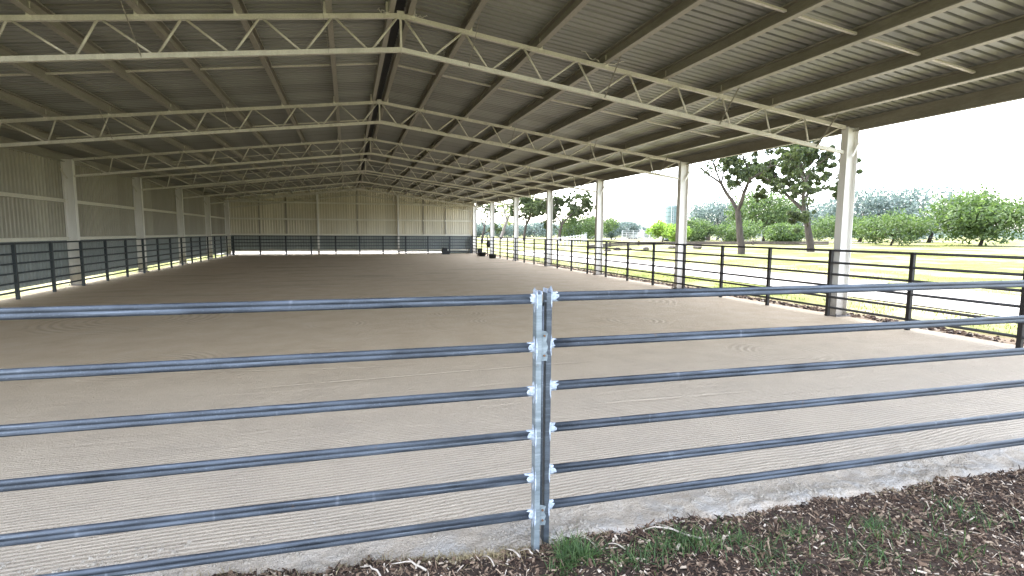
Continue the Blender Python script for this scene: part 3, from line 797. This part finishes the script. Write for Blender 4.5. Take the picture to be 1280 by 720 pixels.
def horse_float(x, y, rz, label, s=1.0):
    z = gz(x,y); root = empty('horse_float', label, 'horse float', (x,y,z), 'white horse floats parked at the yards')
    T = Matrix.Rotation(rz,4,'Z')
    def bld(name, mb, m, par, bev=0):
        mb.v = [tuple(T @ Vector(v)*s + Vector((x,y,z))) for v in mb.v]; return mb.build(name, m, par, bev)
    b = MB(); b.prof((0,-.95,0),(0,.95,0),[(-2.0,.45),(1.7,.45),(2.15,.8),(2.0,1.9),(1.4,2.45),(-2.0,2.45)],up=(0,0,1)); body = bld('body', b, M['white_paint'], root, .06)
    for sy in (-1,1):
        b = MB(); b.box(-1.1,sy*.952,1.55,.9,sy*.975,2.0); bld('window', b, M['glass_dark'], body)
        b = MB(); b.box(-.75,sy*.952-.1,.42,.75,sy*.96+.14,.72); bld('mudguard', b, M['yard_steel'], root, .03)
        for dx in (-.38,.38):
            b = MB(); b.prof((dx,sy*.86-.1,.33),(dx,sy*.86+.12,.33),[(.33*cos(2*pi*k/18),.33*sin(2*pi*k/18)) for k in range(18)]); bld('wheel', b, M['rubber'], root)
    b = MB(); b.box(-2.03,-.8,.5,-2.004,.8,1.75); bld('ramp_door', b, M['glass_dark'], body)
    b = MB(); b.bar((2.0,-.4,.5),(3.2,0,.5),.07,.09); b.bar((2.0,.4,.5),(3.2,0,.5),.07,.09); b.rod((3.0,0,.5),(3.0,0,0),.04,8); bld('drawbar', b, M['yard_steel'], root)
    return root
horse_float(49.5, 104, radians(172), 'white horse float parked behind the yards nearest the column')
horse_float(60.0, 104, radians(8), 'white horse float with dark side window beside the yards')
horse_float(67.5, 101, radians(85), 'white horse float seen from behind with dark ramp door')
# loading ramp
def ramp():
    x0, y0 = 51.5, 80.0; dx, dy = 6.6, -3.0
    root = empty('loading_ramp', 'steel loading ramp with sloping side rails by the lime green tree', 'loading ramp', (x0,y0,gz(x0,y0)))
    z0 = gz(x0,y0); d = Vector((dx,dy,0)); nrm = Vector((-dy,dx,0)).normalized()*.7
    o = Vector((x0,y0,z0))
    b = MB(); b.bar(o+Vector((0,0,.1)), o+d+Vector((0,0,1.15)), 1.3, .1); b.build('deck', M['timber'], root)
    for s_ in (-1,1):
        b = MB()
        for h in (.5,.95,1.4): b.bar(o+nrm*s_+Vector((0,0,.1+h)), o+nrm*s_+d+Vector((0,0,1.15+h)), .06,.08)
        b.build('side_rail', M['white_paint'], root)
        for t in (0,.33,.66,1):
            p = o+nrm*s_*1.06+d*t; b = MB(); b.box(p.x-.06,p.y-.06,z0,p.x+.06,p.y+.06,z0+.1+1.05*t+1.5); b.build('leg', M['yard_steel'], root)
    b = MB(); p = o+d; b.box(p.x-.1,p.y-.85,z0+.1,p.x+.5,p.y+.85,z0+1.05); b.build('landing', M['timber'], root)
    b = MB(); b.box(p.x+.02,p.y-.5,z0+1.16,p.x+.1,p.y+.5,z0+2.5); b.build('gate', M['rubber'], root)
ramp()
def pole(x, y, h, label):
    z = gz(x,y); root = empty('light_pole', label, 'pole', (x,y,z), 'thin poles in the paddock')
    b = MB(); b.rod((x,y,z),(x,y,z+h),.09,10,.055); b.build('shaft', M['yard_steel'], root)
    b = MB(); b.bar((x-.5,y,z+h),(x+.5,y,z+h),.08,.08); b.box(x-.62,y-.14,z+h-.16,x-.3,y+.14,z+h-.02); b.box(x+.3,y-.14,z+h-.16,x+.62,y+.14,z+h-.02); b.build('lamp_head', M['yard_steel'], root)
pole(65.5, 120, 3.4, 'thin distant light pole standing above the horse floats')
pole(49.8, 77.0, 3.2, 'thin pale pole in front of the lime green tree')
# tall green tank on a stand
def tank():
    a = radians(33.75); d = 96; x, y = d*sin(a), d*cos(a); z = gz(x,y)
    root = empty('water_tank', 'tall grey green water tank rising behind the lime green tree', 'water tank', (x,y,z))
    b = MB(); b.lathe((x,y,z), [(1.15,0),(1.15,5.9),(1.12,5.95),(.9,6.15),(0,6.35)], 28)
    for h in [.7*i for i in range(1,9)]: b.lathe((x,y,z+h), [(1.15,-.04),(1.185,-.03),(1.185,.03),(1.15,.04)], 28)
    b.build('body', M['tank'], root)
    b = MB()
    for s_ in (-.2,.2): b.bar((x-.55+s_,y-1.12,z),(x-.55+s_,y-1.12,z+6.1),.05,.05)
    for i in range(18): b.rod((x-.75,y-1.12,z+.3+i*.32),(x-.35,y-1.12,z+.3+i*.32),.018,6)
    b.build('ladder', M['yard_steel'], root)
    b = MB(); b.lathe((x,y,z+6.3),[(.32,0),(.32,.16),(0,.2)],16); b.build('hatch', M['yard_steel'], root)
tank()

# ------------------------------------------------------------------ trees
def leafclump(b, R, c, r, n, size, flat=.7, droop=.0):
    for i in range(n):
        while True:
            p = Vector((R.uniform(-1,1), R.uniform(-1,1), R.uniform(-1,1)))
            if p.length < 1: break
        p = Vector((p.x*r, p.y*r, p.z*r*flat)) + c
        L = size*R.uniform(.6,1.4); W = L*R.uniform(.3,.55)
        d = Vector((R.gauss(0,1), R.gauss(0,1), R.gauss(0,1)-droop)).normalized()
        s_ = d.cross(Vector((R.gauss(0,1), R.gauss(0,1), R.gauss(0,1)))).normalized()
        b.add([p-d*L/2, p+s_*W/2, p+d*L/2, p-s_*W/2], [(0,1,2,3)])
def gum_tree(name, label, x, y, H, lean=(0,0), seed=1, spread_=1.0, leaf='gum_leaf', bark='bark', lsize=.34, dens=90, group=None, levels=4, r0=None, first=.32):
    R = random.Random(seed); z = gz(x,y) if x > 10.5 else -.05
    root = empty(name, label, 'tree', (x,y,z), group)
    t = MB(); lf = MB()
    def grow(p, d, L, r, lev):
        pts = [p]; rs = [r]; q = p.copy(); dd = d.copy(); n = 5
        for i in range(n):
            dd = (dd + Vector((R.gauss(0,.13),R.gauss(0,.13),R.gauss(0,.07)+.03))).normalized()
            q = q + dd*(L/n); pts.append(q.copy()); rs.append(r*(1-.28*(i+1)/n))
        t.tube(pts, rs, 7 if lev > 1 else 5, cap=False)
        if lev <= 0:
            for c_ in range(6):
                o_ = Vector((R.gauss(0,1),R.gauss(0,1),R.gauss(0,.75)))*L*.42
                e_ = q + o_
                if c_ < 3: t.tube([pts[-2], q.lerp(e_,.5)+Vector((0,0,.05)), e_],[rs[-1]*.6,rs[-1]*.4,rs[-1]*.2],4,cap=False)
                leafclump(lf, R, e_, L*R.uniform(.16,.34), dens//5, lsize, .8, .8)
            return
        if lev <= 2: leafclump(lf, R, pts[-2]+Vector((R.gauss(0,.2),R.gauss(0,.2),.1)), L*.3, dens//6, lsize, .7, .6)
        k = R.choice((2,3,3))
        a0 = R.uniform(0, 2*pi)
        for j in range(k):
            az = a0 + 2*pi*j/k + R.gauss(0,.35); tilt = R.uniform(.42,.95)*spread_
            u = dd.orthogonal().normalized(); v = dd.cross(u)
            nd = (dd*cos(tilt) + (u*cos(az)+v*sin(az))*sin(tilt)); nd.z += .12
            grow(q if j else q, nd.normalized(), L*R.uniform(.6,.82), rs[-1]*R.uniform(.66,.82), lev-1)
        if lev >= 3 and R.random() < .8:
            i = 3; az = R.uniform(0,2*pi)
            grow(pts[i], Vector((cos(az)*.9, sin(az)*.9, .45)).normalized(), L*.55, rs[i]*.45, lev-2)
    r = r0 or H*.027
    grow(Vector((x,y,z-.1)), Vector((lean[0],lean[1],1)).normalized(), H*first, r, levels)
    t.build('trunk', M[bark], root); lf.build('crown', M[leaf], root)
    return root
def bush_tree(name, label, x, y, W, H, seed, leaf='bush_leaf', bark='bark', lsize=.4, n=46, per=70, group=None, low=.12):
    R = random.Random(seed); z = gz(x,y) if x > 10.5 else -.05
    root = empty(name, label, 'tree', (x,y,z), group); t = MB(); lf = MB()
    c = Vector((x,y,z+H*(.5+low/2)))
    t.tube([(x,y,z-.1),(x+.05*W,y,z+H*.22),(x-.02*W,y,z+H*.55)],[H*.035,H*.028,H*.014],8)
    for i in range(n):
        while True:
            p = Vector((R.uniform(-1,1), R.uniform(-1,1), R.uniform(-1,1)))
            if .25 < p.length < 1: break
        p = p.normalized()*p.length**.5*(.78+.3*noise.noise(p*1.6+Vector((seed,0,0))))
        q = c + Vector((p.x*W/2, p.y*W/2, p.z*H*(1-low)/2))
        if i % 4 == 0: t.tube([(x,y,z+H*.3), Vector((x,y,z+H*.4)).lerp(q,.5), q],[H*.014,H*.009,H*.004],5,cap=False)
        leafclump(lf, R, q, W*R.uniform(.10,.19), per, lsize, .8, .2)
    t.build('trunk', M[bark], root); lf.build('crown', M[leaf], root)
    return root
def at(px, d):      # a spot in the paddock by bearing (degrees from the shed axis) and distance
    a = radians(px); return d*sin(a), d*cos(a)
GT = 'trees beyond the paddock'
gum_tree('gum_tree', 'open crowned dark gum tree with straight trunk between two white columns', *at(18.45,92), 9.6, (.02,0), 4, 1.15, group=GT, lsize=.30, dens=300, first=.30)
gum_tree('gum_tree', 'taller leaning gum tree with forked limbs right of the middle white column', *at(22.2,88), 10.2, (.12,0), 14, 1.12, group=GT, lsize=.30, dens=320, first=.28)
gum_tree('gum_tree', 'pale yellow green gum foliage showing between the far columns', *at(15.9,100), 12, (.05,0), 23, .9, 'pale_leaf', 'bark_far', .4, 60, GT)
gum_tree('gum_tree', 'small dark hanging gum crown just right of the end wall corner', *at(13.9,78), 7.5, (0,0), 31, .8, 'gum_leaf', 'bark', .36, 90, GT, 3)
BL = [
 (24.6, 92, 8.5, 4.4, 'bush_leaf', 'rounded mid green tree left of the widest white column'),
 (23.4, 105, 6, 3.4, 'far_leaf', 'blue green bushy tree behind the leaning gum'),
 (26.4, 98, 7.5, 4.5, 'bush_leaf', 'tall rounded green tree just right of the widest white column'),
 (27.7, 108, 6.5, 3.6, 'far_leaf', 'rounded blue green tree sloping down to the distant gap'),
 (29.3, 118, 6.0, 3.9, 'far_leaf', 'small domed tree alone above the steel yards'),
 (30.7, 135, 7.5, 2.8, 'far_leaf', 'low hazy tree behind the horse floats'),
 (31.7, 140, 6, 2.6, 'far_leaf', 'low hazy bush between the floats and the lime tree'),
 (32.9, 84, 4.3, 3.4, 'lime_leaf', 'bright lime green tree in front of the tall tank'),
 (34.4, 80, 4.0, 2.9, 'lime_leaf', 'smaller lime green bush right of the tall tank'),
]
for i, (a, d, W, H, lm, lb) in enumerate(BL):
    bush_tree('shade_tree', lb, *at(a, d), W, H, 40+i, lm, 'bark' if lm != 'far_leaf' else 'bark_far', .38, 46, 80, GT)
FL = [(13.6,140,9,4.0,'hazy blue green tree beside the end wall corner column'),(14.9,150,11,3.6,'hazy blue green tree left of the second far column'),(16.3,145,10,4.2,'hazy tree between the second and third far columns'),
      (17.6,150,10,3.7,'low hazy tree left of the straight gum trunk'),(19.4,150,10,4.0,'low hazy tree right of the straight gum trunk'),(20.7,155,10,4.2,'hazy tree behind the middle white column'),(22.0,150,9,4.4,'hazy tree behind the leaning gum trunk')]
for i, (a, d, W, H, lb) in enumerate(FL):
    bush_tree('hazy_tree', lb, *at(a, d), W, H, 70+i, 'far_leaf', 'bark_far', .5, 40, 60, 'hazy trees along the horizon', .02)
# further right, past the end of the photographed strip
gum_tree('gum_tree', 'big dark gum tree with hanging foliage right of the lime trees', *at(40.5,52), 12.5, (-.05,0), 52, .9, group=GT, lsize=.27, dens=620)
gum_tree('gum_tree', 'broad dark gum tree behind the nearest white column', *at(46.5,60), 13.5, (.06,0), 63, .95, group=GT, lsize=.29, dens=620)
RL = [(36.0,88,7,3.6,'bush_leaf','round green tree under the big dark gum'),(38.2,112,15,7.6,'far_leaf','tall hazy tree behind the big dark gum'),(40.0,90,8,3.4,'bush_leaf','low spreading green tree right of the big dark gum'),
      (42.4,104,13,8.6,'bush_leaf','tallest green tree left of the nearest white column'),(44.1,84,6,3.0,'bush_leaf','low green bush left of the nearest white column'),
      (46.2,118,17,7.2,'far_leaf','wide blue green tree behind the nearest white column'),(48.6,96,9,4.0,'bush_leaf','full green tree right of the nearest white column'),(50.3,110,14,8.8,'far_leaf','tall blue green tree well right of the nearest white column'),
      (52.6,86,9,4.2,'bush_leaf','spreading green tree second from the right edge'),(55.2,112,18,9.2,'far_leaf','large blue green tree near the right edge'),(58.5,90,13,6.6,'bush_leaf','green tree at the right edge of the paddock')]
for i, (a, d, W, H, lm, lb) in enumerate(RL):
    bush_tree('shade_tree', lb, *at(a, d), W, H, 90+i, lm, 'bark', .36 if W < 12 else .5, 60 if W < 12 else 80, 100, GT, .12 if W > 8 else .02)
# far wood on the skyline
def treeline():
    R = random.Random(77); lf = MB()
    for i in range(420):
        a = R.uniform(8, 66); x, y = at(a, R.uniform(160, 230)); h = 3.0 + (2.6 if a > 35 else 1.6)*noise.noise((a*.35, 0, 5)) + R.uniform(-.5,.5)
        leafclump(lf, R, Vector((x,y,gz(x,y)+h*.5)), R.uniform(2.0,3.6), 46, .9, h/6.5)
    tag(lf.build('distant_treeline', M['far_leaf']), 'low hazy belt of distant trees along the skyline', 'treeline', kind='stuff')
treeline()

# ------------------------------------------------------------------ light
SUN_EL, SUN_AZ = radians(58), radians(-26)           # azimuth from +Y towards +X
w = bpy.data.worlds.new('World'); scene.world = w; w.use_nodes = True
nt = w.node_tree; bg = nt.nodes['Background']
sky = nt.nodes.new('ShaderNodeTexSky'); sky.sky_type = 'NISHITA'; sky.sun_disc = False
sky.sun_elevation = SUN_EL; sky.sun_rotation = SUN_AZ; sky.altitude = 100; sky.air_density = 1.0; sky.dust_density = 3.0; sky.ozone_density = 1.0
hs = nt.nodes.new('ShaderNodeHueSaturation'); hs.inputs['Saturation'].default_value = .52
nt.links.new(sky.outputs[0], hs.inputs['Color']); nt.links.new(hs.outputs[0], bg.inputs[0]); bg.inputs[1].default_value = 1.78
sd = bpy.data.lights.new('sun', 'SUN'); sd.energy = 5.0; sd.angle = radians(.53); sd.color = (1, .95, .87)
so = bpy.data.objects.new('sun', sd); col.objects.link(so)
S = Vector((sin(SUN_AZ)*cos(SUN_EL), cos(SUN_AZ)*cos(SUN_EL), sin(SUN_EL)))
so.rotation_euler = S.to_track_quat('Z', 'Y').to_euler(); so.location = S*60

# ------------------------------------------------------------------ camera
pitch, yaw, roll, f = -.1045, .2998, .00503, 662.53
F = Vector((sin(yaw)*cos(pitch), cos(yaw)*cos(pitch), sin(pitch))); Rv = Vector((cos(yaw), -sin(yaw), 0)); U = Rv.cross(F)
R2 = Rv*cos(roll) + U*sin(roll); U2 = U*cos(roll) - Rv*sin(roll)
cd = bpy.data.cameras.new('camera'); cam = bpy.data.objects.new('camera', cd); col.objects.link(cam)
m4 = Matrix((R2, U2, -F)).transposed().to_4x4(); m4.translation = (0, 0, 1.8); cam.matrix_world = m4
cd.sensor_width = 36; cd.lens = f/1280*36; cd.clip_start = .05; cd.clip_end = 4000
scene.camera = cam
scene.view_settings.view_transform = 'Standard'; scene.view_settings.look = 'None'; scene.view_settings.exposure = 0; scene.view_settings.gamma = 1
scene.cycles.max_bounces = 10; scene.cycles.diffuse_bounces = 6
scene.cycles.use_denoising = True
